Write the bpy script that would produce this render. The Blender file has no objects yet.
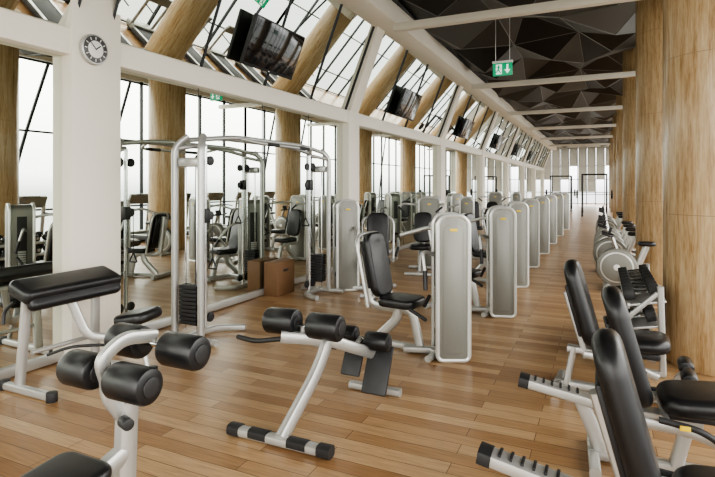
import bpy, bmesh, math, random
from mathutils import Vector, Matrix, Euler
random.seed(7)
sc = bpy.context.scene
D = bpy.data
V = Vector

# ------------------------------------------------------------------ materials
def new_mat(name, col=(.5,.5,.5), rough=.5, metal=0.0, spec=.5, coat=0.0):
    m = D.materials.new(name); m.use_nodes = True
    b = m.node_tree.nodes['Principled BSDF']
    b.inputs['Base Color'].default_value = (*col, 1)
    b.inputs['Roughness'].default_value = rough
    b.inputs['Metallic'].default_value = metal
    b.inputs['Specular IOR Level'].default_value = spec
    b.inputs['Coat Weight'].default_value = coat
    return m
def N(m, t, **kw):
    n = m.node_tree.nodes.new(t)
    for k, v in kw.items(): setattr(n, k, v)
    return n
def L(m, a, b): m.node_tree.links.new(a, b)
def noise_rough(m, scale=20, lo=.3, hi=.5):
    tc = N(m,'ShaderNodeTexCoord'); n = N(m,'ShaderNodeTexNoise'); n.inputs['Scale'].default_value = scale
    r = N(m,'ShaderNodeMapRange'); r.inputs['To Min'].default_value = lo; r.inputs['To Max'].default_value = hi
    L(m, tc.outputs['Object'], n.inputs['Vector']); L(m, n.outputs['Fac'], r.inputs['Value'])
    L(m, r.outputs['Result'], m.node_tree.nodes['Principled BSDF'].inputs['Roughness'])
    return m

SILVER = noise_rough(new_mat('silver_paint', (.50,.50,.48), .34, .62), 4, .32, .37)
RIM    = noise_rough(new_mat('light_silver_rim', (.66,.66,.63), .32, .45), 4, .29, .33)
TOWER  = noise_rough(new_mat('tower_grey', (.225,.225,.20), .4, .3), 4, .37, .42)
CHROME = new_mat('chrome', (.65,.66,.66), .12, 1.0)
VINYL  = noise_rough(new_mat('black_vinyl', (.009,.009,.010), .38), 14, .31, .42)
PLAST  = noise_rough(new_mat('black_plastic', (.018,.018,.019), .5), 14, .4, .6)
RUBBER = new_mat('dark_rubber', (.03,.03,.03), .7)
YELLOW = new_mat('yellow_label', (.85,.6,.03), .4)
CREAM  = noise_rough(new_mat('cream_paint', (.79,.74,.645), .6), 3, .55, .7)
WHITE  = new_mat('white_paint', (.8,.79,.76), .5)
MIRROR = new_mat('mirror_glass', (.78,.82,.76), .0, 1.0)
FRAME  = new_mat('dark_window_frame', (.02,.022,.024), .4, .3)
SCREEN = new_mat('tv_screen', (.006,.007,.009), .08, 0, .5, .3)
GREEN  = new_mat('sign_green', (.0,.28,.13), .4)
gb = GREEN.node_tree.nodes['Principled BSDF']; gb.inputs['Emission Color'].default_value=(0,.5,.22,1); gb.inputs['Emission Strength'].default_value=.3
SIGNW  = new_mat('sign_white', (.9,.95,.9), .4)
sb = SIGNW.node_tree.nodes['Principled BSDF']; sb.inputs['Emission Color'].default_value=(.8,1,.9,1); sb.inputs['Emission Strength'].default_value=.5
PLY    = new_mat('box_wood', (.17,.09,.04), .6)
JOINT  = new_mat('column_joint', (.25,.16,.08), .6)
CLOCKF = new_mat('clock_face', (.07,.07,.07), .3)
RED    = new_mat('red_paint', (.6,.06,.04), .4)
BLUE   = new_mat('blue_vinyl', (.03,.09,.3), .4)
BLIND  = D.materials.new('roller_blind_fabric'); BLIND.use_nodes=True
_n=BLIND.node_tree; _n.nodes.clear()
_o=_n.nodes.new('ShaderNodeOutputMaterial'); _m=_n.nodes.new('ShaderNodeMixShader'); _t=_n.nodes.new('ShaderNodeBsdfTranslucent'); _d=_n.nodes.new('ShaderNodeBsdfDiffuse')
_t.inputs['Color'].default_value=(.42,.41,.38,1); _d.inputs['Color'].default_value=(.6,.58,.52,1); _m.inputs[0].default_value=.45
_n.links.new(_t.outputs[0],_m.inputs[1]); _n.links.new(_d.outputs[0],_m.inputs[2]); _n.links.new(_m.outputs[0],_o.inputs['Surface'])

# floor
FLOOR = new_mat('oak_plank_floor', (.5,.32,.17), .3)
b = FLOOR.node_tree.nodes['Principled BSDF']
tc = N(FLOOR,'ShaderNodeTexCoord')
br = N(FLOOR,'ShaderNodeTexBrick'); br.offset=.37; br.offset_frequency=2; br.squash=1
br.inputs['Scale'].default_value=1; br.inputs['Brick Width'].default_value=1.15; br.inputs['Row Height'].default_value=.125
br.inputs['Mortar Size'].default_value=.0026; br.inputs['Mortar Smooth'].default_value=.2; br.inputs['Bias'].default_value=0
br.inputs['Color1'].default_value=(0,0,0,1); br.inputs['Color2'].default_value=(1,1,1,1); br.inputs['Mortar'].default_value=(.5,.5,.5,1)
L(FLOOR, tc.outputs['Object'], br.inputs['Vector'])
cr = N(FLOOR,'ShaderNodeValToRGB')
cr.color_ramp.elements[0].position=0; cr.color_ramp.elements[0].color=(.27,.145,.064,1)
cr.color_ramp.elements[1].position=1; cr.color_ramp.elements[1].color=(.47,.31,.167,1)
e=cr.color_ramp.elements.new(.5); e.color=(.37,.222,.108,1)
L(FLOOR, br.outputs['Color'], cr.inputs['Fac'])
mp = N(FLOOR,'ShaderNodeMapping'); mp.inputs['Scale'].default_value=(1.6,26,1)
L(FLOOR, tc.outputs['Object'], mp.inputs['Vector'])
ns = N(FLOOR,'ShaderNodeTexNoise'); ns.inputs['Scale'].default_value=2.2; ns.inputs['Detail'].default_value=6; ns.inputs['Roughness'].default_value=.65
L(FLOOR, mp.outputs['Vector'], ns.inputs['Vector'])
mr = N(FLOOR,'ShaderNodeMapRange'); mr.inputs['From Min'].default_value=.3; mr.inputs['From Max'].default_value=.7; mr.inputs['To Min'].default_value=.70; mr.inputs['To Max'].default_value=1.2
L(FLOOR, ns.outputs['Fac'], mr.inputs['Value'])
mx = N(FLOOR,'ShaderNodeMix', data_type='RGBA', blend_type='MULTIPLY'); mx.inputs[0].default_value=1
L(FLOOR, cr.outputs['Color'], mx.inputs[6]); L(FLOOR, mr.outputs['Result'], mx.inputs[7])
mx2 = N(FLOOR,'ShaderNodeMix', data_type='RGBA'); mx2.inputs[7].default_value=(.085,.042,.02,1)
L(FLOOR, br.outputs['Fac'], mx2.inputs[0]); L(FLOOR, mx.outputs[2], mx2.inputs[6])
L(FLOOR, mx2.outputs[2], b.inputs['Base Color'])
rr = N(FLOOR,'ShaderNodeMapRange'); rr.inputs['To Min'].default_value=.24; rr.inputs['To Max'].default_value=.40
L(FLOOR, ns.outputs['Fac'], rr.inputs['Value']); L(FLOOR, rr.outputs['Result'], b.inputs['Roughness'])

# columns (polished stone, vertical veins)
COL = new_mat('tan_travertine', (.6,.42,.24), .25)
b = COL.node_tree.nodes['Principled BSDF']
tc = N(COL,'ShaderNodeTexCoord'); mp = N(COL,'ShaderNodeMapping'); mp.inputs['Scale'].default_value=(11,11,.7)
L(COL, tc.outputs['Object'], mp.inputs['Vector'])
ns = N(COL,'ShaderNodeTexNoise'); ns.inputs['Scale'].default_value=2; ns.inputs['Detail'].default_value=9; ns.inputs['Roughness'].default_value=.68; ns.inputs['Distortion'].default_value=.3
L(COL, mp.outputs['Vector'], ns.inputs['Vector'])
mp2 = N(COL,'ShaderNodeMapping'); mp2.inputs['Scale'].default_value=(90,90,9)
L(COL, tc.outputs['Object'], mp2.inputs['Vector'])
ns2 = N(COL,'ShaderNodeTexNoise'); ns2.inputs['Scale'].default_value=1; ns2.inputs['Detail'].default_value=4; ns2.inputs['Roughness'].default_value=.6
L(COL, mp2.outputs['Vector'], ns2.inputs['Vector'])
ad = N(COL,'ShaderNodeMath', operation='MULTIPLY_ADD'); ad.inputs[1].default_value=.45
L(COL, ns2.outputs['Fac'], ad.inputs[0]); L(COL, ns.outputs['Fac'], ad.inputs[2])
cr = N(COL,'ShaderNodeValToRGB'); cr.color_ramp.elements[0].position=.54; cr.color_ramp.elements[0].color=(.32,.19,.085,1)
cr.color_ramp.elements[1].position=.92; cr.color_ramp.elements[1].color=(.62,.48,.30,1)
e=cr.color_ramp.elements.new(.70); e.color=(.49,.34,.18,1)
L(COL, ad.outputs[0], cr.inputs['Fac']); L(COL, cr.outputs['Color'], b.inputs['Base Color'])

CEIL = new_mat('black_facet_panel', (.004,.004,.004), .45, 0, .3)
CEIL2= new_mat('charcoal_facet_panel', (.020,.020,.020), .45, 0, .4)
CEIL3= new_mat('grey_facet_panel', (.085,.085,.082), .5, 0, .4)
CEDGE= new_mat('facet_edge_trim', (.16,.16,.155), .5)

# ------------------------------------------------------------------ mesh helpers
def rrect(w, h, r, n=6, rb=None):
    rb = r if rb is None else rb
    out=[]
    for cx, cy, rr, a0 in ((w/2-r,h-r,r,0),(-w/2+r,h-r,r,90),(-w/2+rb,rb,rb,180),(w/2-rb,rb,rb,270)):
        for i in range(n+1):
            a=math.radians(a0+90*i/n); out.append((cx+rr*math.cos(a), cy+rr*math.sin(a)))
    return out

class Proto:
    def __init__(s): s.parts={}; s.M=Matrix()
    def _add(s,name,mat,tb):
        tb.transform(s.M)
        me=D.meshes.new('t'); tb.to_mesh(me); tb.free()
        if name not in s.parts: s.parts[name]=(bmesh.new(),mat)
        s.parts[name][0].from_mesh(me); D.meshes.remove(me)
    def box(s,name,mat,c,size,rot=(0,0,0),bev=.006,seg=2):
        tb=bmesh.new(); bmesh.ops.create_cube(tb,size=1)
        tb.transform(Matrix.Diagonal((*size,1)))
        if bev>0:
            bmesh.ops.bevel(tb,geom=tb.edges[:],offset=min(bev,min(size)*.48),segments=seg,profile=.5,affect='EDGES')
        tb.transform(Matrix.Translation(c)@Euler([math.radians(a) for a in rot]).to_matrix().to_4x4())
        s._add(name,mat,tb)
    def pad(s,name,mat,c,size,rot=(0,0,0),corner=None,edge=.03):
        w,h,t=size; corner=corner or min(w,h)*.25
        o=rrect(w,h,corner,6)
        tb=bmesh.new(); vs=[tb.verts.new((x,y-h/2,-t/2)) for x,y in o]
        f=tb.faces.new(vs); r=bmesh.ops.extrude_face_region(tb,geom=[f])
        bmesh.ops.translate(tb,verts=[v for v in r['geom'] if isinstance(v,bmesh.types.BMVert)],vec=(0,0,t))
        bmesh.ops.recalc_face_normals(tb,faces=tb.faces)
        ed=[e for e in tb.edges if abs(e.verts[0].co.z-e.verts[1].co.z)<1e-6]
        bmesh.ops.bevel(tb,geom=ed,offset=min(edge,t*.46),segments=4,profile=.5,affect='EDGES')
        tb.transform(Matrix.Translation(c)@Euler([math.radians(a) for a in rot]).to_matrix().to_4x4())
        s._add(name,mat,tb)
    def slab(s,name,mat,outline,y0,y1,M=Matrix(),bev=.01):
        tb=bmesh.new(); vs=[tb.verts.new((x,y0,z)) for x,z in outline]
        f=tb.faces.new(vs); r=bmesh.ops.extrude_face_region(tb,geom=[f])
        bmesh.ops.translate(tb,verts=[v for v in r['geom'] if isinstance(v,bmesh.types.BMVert)],vec=(0,y1-y0,0))
        bmesh.ops.recalc_face_normals(tb,faces=tb.faces)
        if bev>0:
            ed=[e for e in tb.edges if abs(e.verts[0].co.y-e.verts[1].co.y)<1e-6]
            bmesh.ops.bevel(tb,geom=ed,offset=bev,segments=2,profile=.5,affect='EDGES')
        tb.transform(M); s._add(name,mat,tb)
    def lathe(s,name,mat,prof,o,d,res=24):
        o=V(o); d=V(d).normalized()
        q=V((0,0,1)).rotation_difference(d).to_matrix().to_4x4()
        tb=bmesh.new(); rings=[]
        for r,h in prof:
            if r<1e-5: rings.append([tb.verts.new((0,0,h))])
            else: rings.append([tb.verts.new((r*math.cos(2*math.pi*i/res),r*math.sin(2*math.pi*i/res),h)) for i in range(res)])
        for a,b_ in zip(rings,rings[1:]):
            for i in range(res):
                j=(i+1)%res
                if len(a)==1 and len(b_)==1: continue
                if len(a)==1: tb.faces.new((a[0],b_[i],b_[j]))
                elif len(b_)==1: tb.faces.new((a[i],a[j],b_[0]))
                else: tb.faces.new((a[i],a[j],b_[j],b_[i]))
        bmesh.ops.recalc_face_normals(tb,faces=tb.faces)
        tb.transform(Matrix.Translation(o)@q); s._add(name,mat,tb)
    def cyl(s,name,mat,p1,p2,r,bev=.004,res=20,r2=None):
        p1=V(p1);p2=V(p2);h=(p2-p1).length; r2=r if r2 is None else r2
        bev=min(bev,h*.45,min(r,r2)*.9)
        c=math.cos(math.pi/4); k=bev*(1-c)
        s.lathe(name,mat,[(0,0),(r-bev,0),(r-k,k),(r,bev),(r2,h-bev),(r2-k,h-k),(r2-bev,h),(0,h)],p1,p2-p1,res)
    def roller(s,name,mat,p1,p2,r):
        s.cyl(name,mat,p1,p2,r,bev=.022,res=28)
        a=V(p1);b_=V(p2);d=(b_-a).normalized()
        s.cyl(name+'_cap',PLAST,a-d*.008,a+d*.01,r*.55,res=20); s.cyl(name+'_cap',PLAST,b_-d*.01,b_+d*.008,r*.55,res=20)
    def tube(s,name,mat,pts,r,fillet=.06,res=12,ry=None,n=2.0,up=(0,0,1),closed=False):
        ry=r if ry is None else ry
        P=[V(p) for p in pts]; out=[]
        m=len(P)
        for i,p in enumerate(P):
            if not closed and (i==0 or i==m-1): out.append(p); continue
            a=P[(i-1)%m]-p; c=P[(i+1)%m]-p
            f=min(fillet,a.length*.45,c.length*.45)
            if f<1e-4: out.append(p); continue
            A=p+a.normalized()*f; C=p+c.normalized()*f
            for k in range(6):
                t=k/5; out.append(A*(1-t)**2+p*2*t*(1-t)+C*t*t)
        Q=[out[0]]
        for p in out[1:]:
            if (p-Q[-1]).length>1e-4: Q.append(p)
        tb=bmesh.new(); rings=[]; prev=None; m=len(Q)
        for i,p in enumerate(Q):
            if closed: t=(Q[(i+1)%m]-Q[(i-1)%m]).normalized()
            elif i==0: t=(Q[1]-Q[0]).normalized()
            elif i==m-1: t=(Q[-1]-Q[-2]).normalized()
            else: t=((Q[i+1]-p).normalized()+(p-Q[i-1]).normalized()).normalized()
            if prev is None:
                u=V(up); 
                if abs(u.dot(t))>.95: u=V((0,1,0))
                if abs(u.dot(t))>.95: u=V((1,0,0))
            else: u=prev
            u=(u-t*u.dot(t)).normalized(); prev=u; w=t.cross(u)
            ring=[]
            for k in range(res):
                a=2*math.pi*k/res; ca,sa=math.cos(a),math.sin(a)
                x=math.copysign(abs(ca)**(2/n),ca)*r; y=math.copysign(abs(sa)**(2/n),sa)*ry
                ring.append(tb.verts.new(p+w*x+u*y))
            rings.append(ring)
        seq=list(zip(rings,rings[1:]))+([(rings[-1],rings[0])] if closed else [])
        for a,b_ in seq:
            for k in range(res):
                j=(k+1)%res; tb.faces.new((a[k],a[j],b_[j],b_[k]))
        if not closed:
            tb.faces.new(rings[0][::-1]); tb.faces.new(rings[-1])
        bmesh.ops.recalc_face_normals(tb,faces=tb.faces)
        s._add(name,mat,tb)
    def tri(s,name,mat,vs,fs):
        tb=bmesh.new(); vv=[tb.verts.new(v) for v in vs]
        for f in fs: tb.faces.new([vv[i] for i in f])
        s._add(name,mat,tb)
    def done(s,ang=35):
        out=[]
        for name,(bm,mat) in s.parts.items():
            me=D.meshes.new(name); bm.to_mesh(me); bm.free()
            me.materials.append(mat)
            me.shade_smooth(); me.set_sharp_from_angle(angle=math.radians(ang))
            out.append((name,me))
        s.out=out; return s

def place(P,name,loc=(0,0,0),rz=0,scale=1):
    if not hasattr(P,'out'): P.done()
    if len(P.out)==1:
        o=D.objects.new(name,P.out[0][1]); sc.collection.objects.link(o)
        o.location=loc; o.rotation_euler=(0,0,math.radians(rz)); o.scale=(scale,)*3
        return o
    e=D.objects.new(name,None); e.empty_display_size=.2; sc.collection.objects.link(e)
    e.location=loc; e.rotation_euler=(0,0,math.radians(rz)); e.scale=(scale,)*3
    for pn,me in P.out:
        o=D.objects.new(pn,me); sc.collection.objects.link(o); o.parent=e
    return e
def simple(name,mat,c,size,bev=.0,rot=(0,0,0)):
    P=Proto(); P.box(name,mat,(0,0,0),size,rot,bev); return place(P,name,c)

# ------------------------------------------------------------------ room shell
Y0,Y1=-4.0,50.0; XW=-4.7; XR=3.9
Ym=(Y0+Y1)/2; LY=Y1-Y0
simple('floor',FLOOR,((XW+XR)/2,Ym,-.05),(XR-XW+.8,LY+.4,.1))
simple('wall_left',CREAM,(XW-.2,Ym,2.8),(.3,LY,5.6))
cols=[-3.05,3.62,9.62,16.3,22.7,29.3,35.9,42.5,49.1]
for i,(a,c) in enumerate(zip(cols,cols[1:])):
    P=Proto(); a2=a+.2; c2=c-.2
    P.box('glass',MIRROR,(XW-.02,(a2+c2)/2,1.52),(.02,c2-a2,2.86),bev=0)
    n=4
    for k in range(1,n):
        y=a2+(c2-a2)*k/n
        P.box('joint',FRAME,(XW-.008,y,1.52),(.004,.008,2.86),bev=0)
    P.box('bottom_rail',SILVER,(XW,(a2+c2)/2,.06),(.04,c2-a2,.09),bev=.004)
    place(P,'wall_mirror')
    P=Proto()
    x0,z0,x1,z1=XW+.02,3.2,-4.05,4.82
    ya,yb=a+.2,c-.2
    P.tri('glass',MIRROR,[(x0,ya,z0),(x0,yb,z0),(x1,yb,z1),(x1,ya,z1)],[(0,1,2,3)])
    for k in range(0,5):
        y=ya+(yb-ya)*k/4
        P.tube('mullion',FRAME,[(x0+.01,y,z0),(x1+.01,y,z1)],.018,fillet=0,res=4)
    place(P,'inclined_wall_mirror')
P=Proto(); P.box('trim_left',CREAM,(0,0,0),(.22,LY,.25),bev=.01); place(P,'trim_1',(XW-.0,Ym,3.075))
for i,y in enumerate(cols):
    P=Proto()
    if i<2:
        P.box('shaft',CREAM,(XW+.03,y,2.4),(.2,.56,4.8),bev=.006)
    else:
        P.box('shaft',CREAM,(XW+.0,y,1.6),(.26,.5,3.2),bev=.006)
        P.tri('inclined_fin',CREAM,[(-4.57,y-.19,3.19),(-4.57,y+.19,3.19),(-3.97,y+.19,4.82),(-3.97,y-.19,4.82),
         (-4.8,y-.19,3.19),(-4.8,y+.19,3.19),(-4.2,y+.19,4.9),(-4.2,y-.19,4.9)],
         [(0,1,2,3),(4,7,6,5),(0,3,7,4),(1,5,6,2),(3,2,6,7),(0,4,5,1)])
    place(P,'wall_column')
simple('ceiling_soffit_beam',CREAM,(-3.82,Ym,5.0),(.52,LY,.36),bev=.01)
simple('wall_left_upper',CREAM,(-4.5,Ym,5.3),(.9,LY,.6))
# faceted ceiling
P=Proto(); vs=[];fs=[]
cw=1.5; cl=2.2; nx=5; ny=25
xs=[-3.6+cw*i for i in range(nx+1)]; ys=[Y0+cl*j for j in range(ny+1)]
idx={}
for i,x in enumerate(xs):
    for j,y in enumerate(ys):
        z=5.38+((i+j)%2)*(-.22)+random.uniform(-.06,.06)
        idx[i,j]=len(vs)
        jx=random.uniform(-.2,.2) if 0<i<nx else 0
        vs.append((x+jx,y+(random.uniform(-.25,.25) if 0<j<ny else 0),z))
edges=set()
for i in range(nx):
    for j in range(ny):
        c=len(vs); vs.append((xs[i]+cw*random.uniform(.35,.65),ys[j]+cl*random.uniform(.35,.65),5.38+random.choice((-.5,-.42,.2,-.35))))
        q=[idx[i,j],idx[i+1,j],idx[i+1,j+1],idx[i,j+1]]
        for k in range(4):
            fs.append((q[k],c,q[(k+1)%4])); edges.add((min(q[k],c),max(q[k],c))); edges.add(tuple(sorted((q[k],q[(k+1)%4]))))
groups={0:[],1:[],2:[]}
for f in fs: groups[random.choice((0,0,0,0,1,1,2))].append(f)
for g,mt in ((0,CEIL),(1,CEIL2),(2,CEIL3)):
    tb=bmesh.new(); 
    for f in groups[g]: tb.faces.new([tb.verts.new(vs[i]) for i in f])
    P._add('facets_%d'%g,mt,tb)
for a,c in sorted(edges):
    P.tube('facet_edges',CEDGE,[vs[a],vs[c]],.009,res=4,fillet=0)
P.done(1); place(P,'ceiling')
simple('ceiling_slab',CEIL,(-.1,Ym,5.75),(8.8,LY+.6,.1))
for k,y in enumerate([-3.9,2.7,9.3,15.9,22.5,29.1,35.7,42.3]):
    simple('ceiling_cross_beam',CREAM,(.15,y,4.7),(7.45,.16,.14),bev=.01)

# travertine columns right
P=Proto()
P.cyl('shaft',COL,(0,0,0),(0,0,5.5),.47,bev=.01,res=64)
for z in (1.42,2.9,4.3): P.cyl('joint',JOINT,(0,0,z),(0,0,z+.005),.4712,bev=.001,res=64)
for y in (-1.5,5.95,10.4,16.3,22.9,29.5,36.1,42.7): place(P,'round_column',(1.03,y,0),rz=random.uniform(0,360))

def window(name,p0,p1,z0,z1,hz,nv,strut=False):
    P=Proto(); a=V((*p0,0)); b_=V((*p1,0)); d=(b_-a); ln=d.length; ang=math.degrees(math.atan2(d.y,d.x))
    for k in range(nv+1):
        P.box('mullion',FRAME,((k/nv-.5)*ln,0,(z0+z1)/2),(.06,.1,z1-z0),bev=.005)
    for z in hz: P.box('transom',FRAME,(0,0,z),(ln,.08,.05),bev=.005)
    if strut:
        for q in (-.3,.2): P.tube('strut',FRAME,[(q*ln,-.12,.0),(q*ln+.5,-.16,2.4),(q*ln+1.3,-.12,5)],.045,fillet=1.2,res=8)
    c=(a+b_)/2; place(P,name,(c.x,c.y,0),rz=ang)
k=0
y=Y0
while y<Y1-.1:
    k+=1
    window('window_%d'%k,(XR+.05,y),(XR+.05,min(y+5.4,Y1)),0,5.0,(.06,1.05,3.1,4.95),4,k in (2,3,5,7)); y+=5.4
k+=1; window('window_%d'%k,(XW,Y1+.05),(XR,Y1+.05),0,5.0,(.06,1.05,2.2,3.4,4.95),12)
for j,x in enumerate([XW+.72*q+.36 for q in range(12)]):
    zb=(2.2,1.1,2.2,3.4,1.1,1.1,2.2,3.4,2.2,1.1,2.2,1.1)[j]
    simple('roller_blind',BLIND,(x,Y1-.04,(zb+5)/2),(.64,.01,5-zb))
k+=1; window('window_%d'%k,(XW,Y0-.05),(XR,Y0-.05),0,5.0,(.06,1.05,3.1,4.95),6)  # unseen opening behind the camera, added to brighten the machine fronts
simple('wall_right',CREAM,(XR+.1,Ym,5.4),(.2,LY,.8))
simple('wall_end',CREAM,((XW+XR)/2,Y1+.1,5.4),(XR-XW,.2,.8))
simple('wall_back',CREAM,((XW+XR)/2,Y0-.1,5.4),(XR-XW,.2,.8))

# ------------------------------------------------------------------ equipment prototypes
def seat_unit(P,M,pad_h=.68,hoop=True):
    old=P.M; P.M=old@M
    P.pad('seat_pad',VINYL,(0,.04,.50),(.40,.42,.09),corner=.1)
    P.pad('back_pad',VINYL,(0,-.25,.86),(.36,pad_h,.09),rot=(102,0,0),corner=.12)
    P.tube('seat_frame',SILVER,[(0,.0,.45),(0,-.02,.3),(0,-.28,.05)],.035,ry=.05,n=3)
    P.tube('seat_frame',SILVER,[(0,.25,.05),(0,.16,.42),(0,-.34,.42),(0,-.42,1.12)],.03,ry=.045,n=3,fillet=.1)
    P.tube('base',SILVER,[(-.3,-.38,.04),(.3,-.38,.04)],.035,n=3)
    P.tube('base',SILVER,[(0,-.38,.04),(0,.45,.04)],.035,n=3)
    P.tube('base',SILVER,[(-.25,.45,.04),(.25,.45,.04)],.03,n=3)
    if hoop:
        P.tube('back_hoop',SILVER,[(-.25,-.22,.45),(-.26,-.37,1.18),(.26,-.37,1.18),(.25,-.22,.45)],.018,fillet=.15)
        P.box('back_shell',PLAST,(0,-.32,.86),(.3,.03,.5),rot=(12,0,0),bev=.01)
    P.M=old
def tower(P,M,w=.33,d=.36,h=1.42):
    old=P.M; P.M=old@M
    o=rrect(w,h,.11,7,.05)
    P.slab('tower_body',TOWER,[(x,z+.02) for x,z in o],-d/2,d/2,bev=.015)
    for s in (-1,1):
        P.tube('tower_rim',RIM,[(x,s*(d/2-.012),z+.02) for x,z in rrect(w+.01,h+.005,.11,7,.05)],.022,fillet=.0,closed=True,res=8,up=(0,1,0))
        P.slab('tower_panel',TOWER,[(x,z+.08) for x,z in rrect(w-.1,h-.14,.07,5,.04)],s*(d/2)-.006,s*(d/2)+.006,bev=.003)
    P.box('label',YELLOW,(0,-d/2-.008,h-.11),(.07,.006,.025),bev=.001)
    P.box('weight_window',PLAST,(-w/2-.002,0,.72),(.012,.13,1.0),bev=.003)
    for k in range(12): P.box('weight_plates',SILVER,(-w/2-.008,0,.3+k*.035),(.008,.11,.026),bev=.002)
    P.box('tower_foot',PLAST,(0,0,.015),(w*.9,d*.95,.03),bev=.005)
    P.M=old
def T(x,y,z=0,rz=0): return Matrix.Translation((x,y,z))@Matrix.Rotation(math.radians(rz),4,'Z')

A=Proto()
tower(A,T(.36,0),w=.29,d=.34,h=1.38); seat_unit(A,T(-.14,.26,0,-122))
A.tube('base_link',SILVER,[(.3,.05,.05),(-.1,.1,.05)],.035,n=3)
A.tube('press_arm',SILVER,[(.22,.05,1.0),(.08,.0,1.05),(.1,-.05,.86)],.02)
A.tube('press_arm',SILVER,[(.3,.17,1.2),(.2,.4,1.25),(-.1,.55,1.15)],.022)
A.tube('hand_grip',PLAST,[(.1,-.05,.86),(.1,-.1,.68)],.022)
A.tube('side_handle',PLAST,[(.1,.0,.5),(.14,-.08,.62)],.018)
A.tube('side_handle',PLAST,[(-.05,-.05,.48),(.1,-.15,.40)],.018)
B=Proto()
tower(B,T(-.52,.22,0,15)); seat_unit(B,T(0,0,0,180),pad_h=.78)
B.tube('base_link',SILVER,[(-.45,.1,.05),(0,.1,.05)],.035,n=3)
B.tube('lever_arm',SILVER,[(-.38,.2,1.05),(-.34,-.1,1.0),(-.32,-.3,.75)],.022,fillet=.15)
B.tube('hand_grip',PLAST,[(-.32,-.3,.75),(-.28,-.36,.62)],.02)
B.tube('lever_arm',SILVER,[(.3,.2,.5),(.32,-.1,.9),(.32,-.3,.75)],.022,fillet=.15)
B.tube('hand_grip',PLAST,[(.32,-.3,.75),(.28,-.36,.62)],.02)
B.tube('lever_arm',SILVER,[(0,.2,.45),(.3,.2,.5)],.02)
C=Proto()
tower(C,T(.1,.45,0,0),w=.42); seat_unit(C,T(0,-.2,0,180),pad_h=.6,hoop=False)
for s in (-1,1):
    C.tube('lever_arm',SILVER,[(s*.18,.35,1.3),(s*.42,.2,1.32),(s*.42,-.35,1.28)],.022,fillet=.12)
    C.tube('hand_grip',PLAST,[(s*.42,-.35,1.28),(s*.3,-.38,1.18)],.02)
for P_ in (A,B,C): P_.done()

for i,(x,y) in enumerate([(-1.67,4.90),(-1.52,6.85),(-1.62,8.95),(-1.68,11.2),(-1.68,13.5),(-1.68,15.9),(-1.66,18.4),(-1.62,21.2)]):
    place(A,'strength_machine',(x,y,0),rz=24 if i==0 else 18)
for i,y in enumerate([7.6,9.9,12.1,14.6,17.2,20.0]):
    place((B,C,A)[i%3],'seated_strength_machine',(-3.2,y,0),rz=(22,10,10)[i%3])

# cable crossover station
P=Proto()
for s in (-1,1):
    y=s*1.45
    for x in (-.2,.17): P.tube('upright',SILVER,[(x,y,.04),(x,y,2.12),(x*.6,y-s*.12,2.24)],.032,ry=.04,n=2.6,fillet=.1)
    P.tube('slide_post',CHROME,[(-.02,y-s*.28,.06),(-.02,y-s*.28,2.15)],.024)
    P.tube('top_link',SILVER,[(-.2,y,2.1),(-.02,y-s*.28,2.16),(.17,y,2.1)],.025,fillet=.05)
    P.tube('foot',SILVER,[(-.32,y,.04),(.42,y+s*.04,.04)],.04,n=3,ry=.03)
    P.tube('foot',SILVER,[(-.02,y,.04),(-.02,y-s*.45,.04),(.3,y-s*.6,.04)],.035,n=3,fillet=.15)
    for x in (-.09,.07): P.cyl('guide_rod',CHROME,(x,y-s*.05,.1),(x,y-s*.05,1.9),.009,res=8)
    for k in range(10): P.box('weight_stack',PLAST,(-.01,y-s*.05,.2+k*.043),(.24,.13,.037),bev=.004)
    P.box('stack_shroud',SILVER,(-.01,y-s*.05,1.95),(.3,.1,.1),bev=.02)
    for z in (.18,1.98): 
        P.cyl('pulley',PLAST,(-.03,y-s*.18,z),(-.0,y-s*.18,z),.065,res=20)
        P.cyl('pulley',PLAST,(-.03,y-s*.36,z),(-.0,y-s*.36,z),.055,res=20)
    zc=1.35 if s<0 else 1.7
    P.box('carriage',PLAST,(-.02,y-s*.28,zc),(.09,.09,.16),bev=.015)
    P.cyl('pulley',PLAST,(-.03,y-s*.36,zc),(0,y-s*.36,zc),.05,res=20)
    P.cyl('cable',PLAST,(-.015,y-s*.4,zc),(-.015,y-s*.4,zc-.5),.005,res=6)
    P.tube('d_handle',PLAST,[(-.015,y-s*.4,zc-.5),(.05,y-s*.4,zc-.62),(-.08,y-s*.4,zc-.62),(-.015,y-s*.4,zc-.5)],.01,fillet=.02)
    P.cyl('cable',PLAST,(-.015,y-s*.12,.2),(-.015,y-s*.12,1.95),.005,res=6)
for x in (-.14,.12):
    P.tube('top_beam',SILVER,[(x,-1.36,2.2),(x,-.8,2.27),(x,.8,2.27),(x,1.36,2.2)],.028,fillet=.3)
P.tube('pull_up_bar',SILVER,[(.12,-.7,2.26),(.36,-.6,2.2),(.36,.6,2.2),(.12,.7,2.26)],.018,fillet=.12)
P.tube('pull_up_grip',PLAST,[(.36,-.5,2.2),(.36,-.25,2.2)],.022); P.tube('pull_up_grip',PLAST,[(.36,.25,2.2),(.36,.5,2.2)],.022)
place(P,'cable_crossover_machine',(-4.06,5.80,0))

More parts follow.
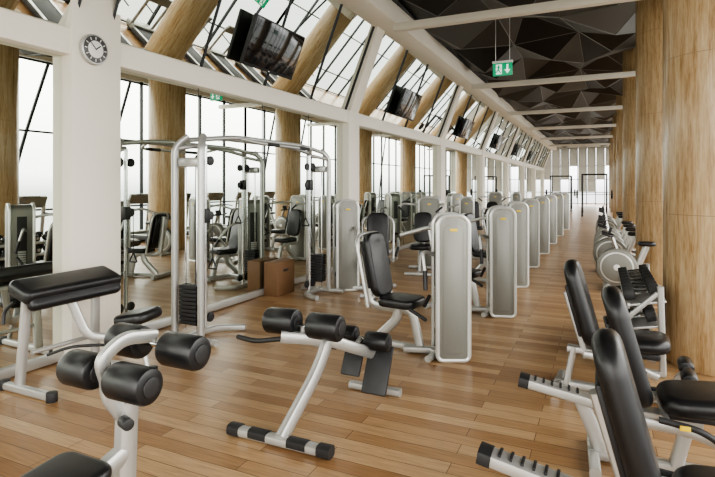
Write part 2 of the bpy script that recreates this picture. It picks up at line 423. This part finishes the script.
# preacher style bench at left wall
P=Proto()
P.pad('arm_pad',VINYL,(0,0,.83),(.30,.92,.13),rot=(0,18,0),corner=.06,edge=.05)
P.pad('arm_pad',VINYL,(.1,0,.76),(.16,.86,.1),rot=(0,65,0),corner=.05,edge=.04)
P.pad('seat_pad',VINYL,(.42,.38,.50),(.34,.36,.10),rot=(0,-10,15),corner=.09,edge=.04)
P.tube('frame',SILVER,[(-.08,-.38,.04),(-.02,-.36,.76)],.028,ry=.04,n=3)
P.tube('frame',SILVER,[(-.05,.3,.04),(-.02,.28,.76)],.028,ry=.04,n=3)
P.tube('frame',SILVER,[(-.02,-.36,.72),(-.02,.34,.72)],.025,n=3)
P.tube('frame',SILVER,[(0,0,.72),(.1,.1,.35),(.38,.35,.30),(.42,.38,.46)],.028,ry=.04,n=3,fillet=.1)
P.tube('frame',SILVER,[(-.05,-.3,.3),(-.03,.28,.3)],.02)
P.tube('base_foot',SILVER,[(-.25,-.4,.035),(.35,-.4,.035)],.033,n=3)
P.tube('base_foot',SILVER,[(-.25,.32,.035),(.62,.36,.035)],.033,n=3)
P.tube('frame',SILVER,[(.55,.37,.04),(.42,.38,.42)],.022)
for p in ((-.25,-.4),(.35,-.4),(-.25,.32),(.62,.36)): P.cyl('foot_cap',PLAST,(p[0],p[1],0),(p[0],p[1],.075),.042)
P.tube('bar_rest',PLAST,[(-.12,-.4,.74),(-.22,-.42,.66),(-.2,-.44,.55)],.014)
P.tube('bar_rest',PLAST,[(.55,.1,.32),(.62,-.1,.40),(.5,-.35,.44),(.3,-.4,.36)],.012,fillet=.12)
place(P,'preacher_curl_bench',(-4.25,3.08,0))

# lower back bench in the middle
P=Proto()
P.tube('front_foot',SILVER,[(-.36,-.45,.04),(.36,-.45,.04)],.04,ry=.032,n=3.2)
for s in (-1,1): P.tube('foot_cap',PLAST,[(s*.30,-.45,.042),(s*.39,-.45,.042)],.045,ry=.038,n=3.2)
for k in range(2): P.tube('foot_grip',PLAST,[(-.22+.3*k,-.45,.045),(-.08+.3*k,-.45,.045)],.041,ry=.033,n=3.2)
P.tube('main_beam',SILVER,[(.02,-.45,.05),(.06,-.05,.36),(.08,.12,.60)],.034,ry=.052,n=3,fillet=.3)
P.tube('cross_beam',SILVER,[(-.2,-.12,.60),(.08,.08,.56),(.2,.3,.45),(.25,.75,.26)],.034,ry=.045,n=3,fillet=.15)
P.tube('rear_leg',SILVER,[(.24,.68,.28),(.24,.62,.04)],.03,n=3)
P.tube('rear_foot',SILVER,[(-.0,.62,.035),(.45,.62,.035)],.032,n=3)
P.roller('hip_pad',VINYL,(-.38,-.02,.68),(-.12,-.02,.69),.095)
P.roller('hip_pad',VINYL,(-.04,.02,.67),(.22,.02,.67),.095)
P.cyl('pad_axle',CHROME,(-.3,0,.66),(.15,0,.66),.015)
P.tube('pad_bracket',SILVER,[(-.08,0,.66),(-.08,0,.56),(.06,.06,.52)],.025)
P.roller('ankle_roller',VINYL,(-.03,.5,.49),(.12,.5,.49),.07)
P.roller('ankle_roller',VINYL,(.2,.5,.46),(.40,.5,.46),.075)
P.cyl('roller_axle',CHROME,(0,.5,.48),(.34,.5,.46),.014)
P.tube('roller_link',SILVER,[(.15,.5,.47),(.16,.4,.45),(.2,.32,.42)],.02)
P.box('footplate',PLAST,(.05,.58,.28),(.17,.03,.30),rot=(-28,0,0),bev=.012)
P.box('footplate',PLAST,(.30,.50,.24),(.21,.03,.38),rot=(-28,0,0),bev=.012)
P.tube('hand_grip',PLAST,[(-.2,-.1,.58),(-.40,-.15,.55),(-.6,-.1,.545)],.018)
P.box('adjust_knob',PLAST,(.1,.15,.5),(.06,.06,.05),bev=.015)
place(P,'back_extension_bench',(-1.9,3.3,0))

# decline bench in left foreground
P=Proto()
P.tube('pillar',SILVER,[(0,.05,.04),(0,.08,.72)],.035,ry=.05,n=3)
P.tube('base_beam',SILVER,[(0,.25,.05),(0,-1.2,.05)],.04,n=3)
P.tube('cross_foot',SILVER,[(-.3,.22,.04),(.3,.22,.04)],.038,n=3)
P.tube('cross_foot',SILVER,[(-.3,-1.15,.04),(.3,-1.15,.04)],.038,n=3)
P.tube('rail',SILVER,[(0,.08,.50),(0,-.2,.42),(0,-1.1,.34)],.035,ry=.045,n=3,fillet=.08)
P.tube('rear_post',SILVER,[(0,-1.0,.05),(0,-1.0,.36)],.03,n=3)
P.pad('seat_pad',VINYL,(-.02,-.26,.50),(.32,.36,.07),rot=(5,0,0),corner=.07,edge=.03)
P.pad('back_pad',VINYL,(-.02,-.85,.44),(.30,.78,.08),rot=(6,0,0),corner=.07,edge=.03)
P.roller('foot_roller',VINYL,(-.28,.25,.925),(-.08,.25,.925),.08)
P.roller('foot_roller',VINYL,(.06,.25,.92),(.28,.25,.92),.08)
P.cyl('axle',CHROME,(-.2,.25,.93),(.2,.25,.93),.016)
P.roller('foot_roller',VINYL,(-.28,.0,.86),(-.09,.0,.86),.08)
P.roller('foot_roller',VINYL,(.01,.0,.845),(.23,.0,.845),.08)
P.cyl('axle',CHROME,(-.2,.0,.85),(.2,.0,.85),.016)
P.tube('roller_arm',SILVER,[(-.04,.0,.84),(-.04,-.03,.93),(-.03,.08,1.0),(-.01,.25,.97)],.022,ry=.032,n=3,fillet=.08)
P.tube('roller_arm',SILVER,[(0,.06,.66),(-.02,.0,.76),(-.03,.0,.84)],.028,ry=.036,n=3,fillet=.05)
P.cyl('adjust_knob',PLAST,(.04,.02,.66),(.10,.0,.66),.026)
P.tube('hand_grip',PLAST,[(.0,.1,.60),(-.1,.12,.66)],.016)
place(P,'decline_bench',(-1.95,1.62,0))

# abdominal / recumbent benches, right foreground
def ab_bench(rail=True):
    F=Proto(); old=F.M
    F.M=Matrix.Translation((.05,0,.40))@Matrix.Rotation(math.radians(-15),4,'Y')
    F.pad('back_pad',VINYL,(0,0,.34),(.36,.72,.12),rot=(90,0,90),corner=.16,edge=.055)
    F.box('back_shell',PLAST,(-.07,0,.3),(.03,.22,.42),bev=.012)
    F.tube('back_post',SILVER,[(-.08,0,-.1),(-.095,0,.45)],.03,ry=.04,n=3)
    F.M=old
    F.pad('seat_pad',VINYL,(.36,0,.46),(.46,.40,.11),rot=(0,-5,0),corner=.12,edge=.05)
    F.box('seat_shell',PLAST,(.34,0,.39),(.36,.26,.06),bev=.02)
    F.tube('seat_post',SILVER,[(.3,0,.38),(.22,0,.05)],.035,ry=.05,n=3)
    if rail:
        F.tube('rail',SILVER,[(-.62,0,.43),(-.1,0,.34),(.35,0,.32)],.055,ry=.036,n=3.5,fillet=.1)
        F.tube('rail_grip',PLAST,[(-.66,0,.437),(-.60,0,.427)],.06,ry=.04,n=3.5)
        for k in range(6): F.box('rail_rib',PLAST,(-.56+k*.05,0,.457-k*.0087),(.014,.08,.012),rot=(0,10,0),bev=.002)
        F.tube('rear_leg',SILVER,[(-.3,0,.38),(-.16,0,.04)],.028,ry=.045,n=3)
    else:
        F.tube('rail',SILVER,[(-.15,0,.34),(.35,0,.32)],.04,ry=.03,n=3.5)
        F.tube('rear_leg',SILVER,[(-.1,0,.36),(-.16,0,.04)],.028,ry=.045,n=3)
    F.tube('base_beam',SILVER,[(-.25,0,.04),(.75,0,.04)],.035,n=3)
    F.tube('cross_foot',SILVER,[(-.22,-.25,.035),(-.22,.25,.035)],.033,n=3)
    F.tube('cross_foot',SILVER,[(.72,-.25,.035),(.72,.25,.035)],.033,n=3)
    F.tube('front_post',SILVER,[(.7,0,.05),(.62,0,.20),(.7,0,.28)],.03,n=3)
    F.roller('ankle_roller',VINYL,(.70,-.25,.28),(.70,-.06,.28),.055)
    F.roller('ankle_roller',VINYL,(.70,.06,.28),(.70,.25,.28),.055)
    for s in (-1,1):
        F.tube('side_handle',PLAST,[(.1,s*.24,.40),(.3,s*.26,.38),(.42,s*.26,.30)],.018)
        F.tube('side_rail',SILVER,[(.0,s*.22,.37),(.25,s*.24,.36),(.5,s*.22,.27)],.022,ry=.03,n=3)
    F.tube('handle_bracket',SILVER,[(.15,-.24,.38),(.15,.24,.38)],.016)
    F.box('label',YELLOW,(.22,-.275,.385),(.05,.012,.025),bev=.001)
    return F.done()
F1=ab_bench(True); F2=ab_bench(False)
place(F1,'abdominal_bench',(.14,2.47,0)); place(F1,'abdominal_bench',(.18,3.55,0),rz=3); place(F2,'abdominal_bench',(-.10,4.68,0),rz=-3)

# dumbbell rack
P=Proto()
for y in (0,1.5):
    P.tube('side_frame',SILVER,[(.28,y,.03),(.26,y,.80)],.028,n=3,fillet=.05)
    P.tube('side_frame',SILVER,[(-.08,y,.03),(.30,y,.03)],.03,n=3)
    P.tube('side_frame',SILVER,[(-.05,y,.04),(.0,y,.5),(.24,y,.74)],.022,n=3)
for k,(x,z) in enumerate(((.0,.20),(.03,.42),(.06,.64))):
    P.box('shelf',SILVER,(x+.1,.75,z),(.30,1.5,.02),rot=(0,-12,0),bev=.004)
    P.box('shelf_lip',SILVER,(x-.05,.75,z-.035),(.02,1.5,.05),bev=.004)
    for j in range(8):
        y=.1+j*.186; r=.068-.005*k
        P.cyl('dumbbell_heads',RUBBER,(x-.09,y,z+.05),(x+.0,y,z+.07),r,bev=.012,res=14)
        P.cyl('dumbbell_heads',RUBBER,(x+.12,y,z+.095),(x+.20,y,z+.112),r,bev=.012,res=14)
        P.cyl('dumbbell_bars',CHROME,(x-.0,y,z+.07),(x+.12,y,z+.095),.016,res=8)
        P.cyl('dumbbell_caps',SILVER,(x-.096,y,z+.049),(x-.09,y,z+.05),r*.55,res=12)
place(P,'dumbbell_rack',(.22,5.3,0))

# exercise bikes
G=Proto()
def disc(P,name,mat,c,r,t,bev=.03): P.cyl(name,mat,(c[0],c[1]-t/2,c[2]),(c[0],c[1]+t/2,c[2]),r,bev=bev,res=40)
disc(G,'flywheel_cover',TOWER,(-.18,0,.36),.31,.14,.04)
disc(G,'flywheel_rim',RIM,(-.18,0,.36),.25,.152,.01)
disc(G,'flywheel_hub',TOWER,(-.18,0,.36),.23,.158,.01)
disc(G,'hub_mark',WHITE,(-.18,0,.36),.05,.164,.005)
G.tube('front_foot',SILVER,[(-.35,-.28,.04),(-.35,.28,.04)],.035); G.tube('rear_foot',SILVER,[(.45,-.28,.04),(.45,.28,.04)],.035)
G.tube('frame',SILVER,[(-.35,0,.05),(.1,0,.18),(.45,0,.05)],.04,fillet=.2)
G.tube('frame',SILVER,[(.05,0,.2),(.25,0,.72)],.035,ry=.05); G.tube('frame',SILVER,[(-.15,0,.55),(-.25,0,.86)],.03,ry=.045)
G.pad('saddle',VINYL,(.25,0,.76),(.26,.2,.07),corner=.08,edge=.03)
G.tube('handlebar',PLAST,[(-.40,-.2,.92),(-.25,-.2,.87),(-.23,.0,.87),(-.25,.2,.87),(-.40,.2,.92)],.018)
G.box('console',PLAST,(-.28,0,.95),(.04,.2,.12),rot=(0,20,0),bev=.01)
for s in (-1,1):
    G.tube('crank',CHROME,[(.0,s*.1,.33),(.0+s*.1,s*.1,.2)],.012); G.box('pedal',PLAST,(s*.1,s*.16,.19),(.1,.1,.025),bev=.006)
G.done()
for i,(x,y) in enumerate([(.42,9.5),(.35,11.3),(.35,12.4),(.35,13.5),(.35,14.6),(.35,17.3),(.35,18.5),(.35,19.7)]): place(G,'exercise_bike',(x,y,0))

# treadmills near windows
H=Proto()
H.box('deck',PLAST,(0,0,.14),(1.75,.8,.14),bev=.03); H.box('belt',RUBBER,(-.08,0,.213),(1.45,.52,.01),bev=.002)
for x in (-.8,.8): H.box('foot',PLAST,(x,0,.035),(.1,.7,.07),bev=.01)
H.box('motor_cover',TOWER,(.78,0,.2),(.4,.82,.2),bev=.05)
for s in (-1,1):
    H.tube('upright',SILVER,[(.75,s*.38,.2),(.62,s*.38,1.25)],.035,ry=.05); H.tube('handrail',PLAST,[(.64,s*.38,1.0),(.1,s*.38,.95)],.02)
    H.box('deck_rail',SILVER,(-.05,s*.36,.22),(1.4,.09,.02),bev=.005)
H.box('console',TOWER,(.6,0,1.28),(.1,.82,.32),rot=(0,-25,0),bev=.03); H.box('display',SCREEN,(.55,0,1.32),(.02,.42,.24),rot=(0,-25,0),bev=.005)
H.done()
for i in range(14): place(H,'treadmill',(2.75,-2+i*1.7,0))

# far frames
P=Proto()
for x in (-.6,.6):
    for y in (-.6,.6): P.box('post',FRAME,(x,y,1.15),(.07,.07,2.3),bev=.008)
    P.box('side_beam',FRAME,(x,0,2.27),(.07,1.2,.07),bev=.008); P.box('side_beam',FRAME,(x,0,.1),(.07,1.2,.07),bev=.008)
for y in (-.6,.6): P.box('cross_bar',FRAME,(0,y,2.27),(1.2,.07,.07),bev=.008)
P.tube('barbell',CHROME,[(-1.05,-.68,1.2),(1.05,-.68,1.2)],.016)
for s in (-1,1): P.cyl('plate',RUBBER,(s*.8,-.68,1.2),(s*.88,-.68,1.2),.22,res=24)
P.box('safety_arm',RED,(0,-.62,.7),(1.1,.05,.05),bev=.006)
P.done(); place(P,'power_rack',(-.3,31,0)); place(P,'power_rack',(-2.3,36,0))
P=Proto()
P.pad('pad',BLUE,(0,0,.44),(.34,1.2,.1),corner=.06); P.box('post',SILVER,(0,-.45,.2),(.06,.06,.4),bev=.006); P.box('post',SILVER,(0,.45,.2),(.06,.06,.4),bev=.006)
P.box('foot',SILVER,(0,-.45,.03),(.5,.06,.06),bev=.006);P.box('foot',SILVER,(0,.45,.03),(.5,.06,.06),bev=.006)
place(P,'flat_bench',(-2.4,27,0)); 

# plyometric box against the mirror
P=Proto(); P.box('panel',PLY,(0,0,.26),(.24,.50,.52),bev=.006)
P.box('hand_slot',PLAST,(.121,0,.38),(.006,.14,.04),bev=.002)
place(P,'plyometric_box',(-4.555,6.86,0))

# televisions
P=Proto()
P.box('bezel',PLAST,(0,0,0),(.05,1.28,.70),bev=.01); P.box('screen',SCREEN,(.027,0,.01),(.006,1.23,.64),bev=.001)
P.box('mount',PLAST,(-.06,0,0),(.08,.25,.25),bev=.01)
P.box('status_light',SIGNW,(.027,0,-.333),(.004,.02,.008),bev=.001)
P.done()
for y in (6.42,12.35,18.6,25.2,31.8,38.4):
    e=place(P,'wall_television',(-4.35,y,3.70)); e.rotation_euler=(0,math.radians(22),0)

# clock
P=Proto()
P.cyl('case',SILVER,(0,0,0),(.05,0,0),.15,bev=.012,res=48); P.cyl('face',CLOCKF,(.045,0,0),(.053,0,0),.132,bev=.001,res=48)
P.cyl('inner_dial',WHITE,(.05,0,0),(.055,0,0),.085,bev=.001,res=40)
for k in range(12):
    a=k*math.pi/6; P.box('hour_mark',WHITE,(.055,.108*math.sin(a),.108*math.cos(a)),(.003,.008,.026),rot=(-math.degrees(a),0,0),bev=0)
P.box('hour_hand',PLAST,(.058,.025,.02),(.003,.01,.07),rot=(-50,0,0),bev=0); P.box('minute_hand',PLAST,(.061,-.03,.03),(.003,.007,.10),rot=(45,0,0),bev=0)
place(P,'wall_clock',(-4.571,3.56,3.04))

# exit sign
P=Proto()
P.box('panel',GREEN,(0,0,0),(.33,.04,.22),bev=.006); P.box('housing',WHITE,(0,.005,.13),(.35,.06,.04),bev=.006)
f=-.0225
P.box('arrow',SIGNW,(.085,f,.03),(.03,.004,.10),bev=0)
P.tri('arrow',SIGNW,[(.035,f-.002,-.01),(.135,f-.002,-.01),(.085,f-.002,-.08)],[(0,1,2)])
P.box('door',SIGNW,(-.06,f,0),(.10,.004,.17),bev=0)
P.cyl('running_figure',GREEN,(-.06,f-.006,.06),(-.06,f,.06),.016,res=12)
P.box('running_figure',GREEN,(-.065,f-.003,.015),(.026,.004,.07),rot=(0,15,0),bev=0)
P.box('running_figure',GREEN,(-.045,f-.003,-.04),(.018,.004,.07),rot=(0,-35,0),bev=0)
P.box('running_figure',GREEN,(-.09,f-.003,-.035),(.018,.004,.07),rot=(0,40,0),bev=0)
P.box('running_figure',GREEN,(-.06,f-.003,.03),(.09,.004,.014),rot=(0,20,0),bev=0)
for x in (-.12,.12): P.cyl('suspension_rod',SILVER,(x,.005,.15),(x,.005,.92),.006,res=8)
place(P,'exit_sign',(-1.55,9.3,3.72))

# ------------------------------------------------------------------ world and light
w=D.worlds.new('sky'); sc.world=w; w.use_nodes=True; nt=w.node_tree
bg=nt.nodes['Background']; tcn=nt.nodes.new('ShaderNodeTexCoord'); sp=nt.nodes.new('ShaderNodeSeparateXYZ')
rp=nt.nodes.new('ShaderNodeValToRGB'); mr=nt.nodes.new('ShaderNodeMapRange'); mr.inputs['From Min'].default_value=-.4; mr.inputs['From Max'].default_value=.6
nt.links.new(tcn.outputs['Generated'],sp.inputs[0]); nt.links.new(sp.outputs['Z'],mr.inputs['Value']); nt.links.new(mr.outputs['Result'],rp.inputs['Fac']); nt.links.new(rp.outputs['Color'],bg.inputs['Color'])
rp.color_ramp.elements[0].color=(.25,.245,.22,1); rp.color_ramp.elements[1].color=(1,.975,.92,1)
e=rp.color_ramp.elements.new(.385); e.color=(.30,.31,.30,1); e=rp.color_ramp.elements.new(.42); e.color=(.62,.63,.62,1); e=rp.color_ramp.elements.new(.55); e.color=(.92,.90,.86,1)
bg.inputs['Strength'].default_value=5.8
def portal(loc,rot,sx,sy):
    l=D.lights.new('portal','AREA'); l.shape='RECTANGLE'; l.size=sx; l.size_y=sy
    try: l.cycles.is_portal=True
    except Exception as ex: print('portal',ex)
    o=D.objects.new('window_daylight_portal',l); o.location=loc; o.rotation_euler=[math.radians(a) for a in rot]; sc.collection.objects.link(o)
portal((XR+.25,Ym,2.5),(90,0,90),LY,5)
portal(((XW+XR)/2,Y1+.25,2.5),(-90,0,0),8.6,5)
portal(((XW+XR)/2,Y0-.25,2.5),(90,0,0),8.6,5)

# ------------------------------------------------------------------ camera
cam=D.cameras.new('camera'); co=D.objects.new('camera',cam); sc.collection.objects.link(co)
co.location=(0,0,1.7); co.rotation_euler=(math.radians(90),0,math.radians(25.05))
cam.sensor_width=36; cam.lens=26.18; cam.shift_y=-.0748; cam.clip_start=.05
sc.camera=co
sc.view_settings.view_transform='AgX'
try: sc.view_settings.look='AgX - Medium High Contrast'
except Exception as ex: print(ex)
sc.view_settings.exposure=.42
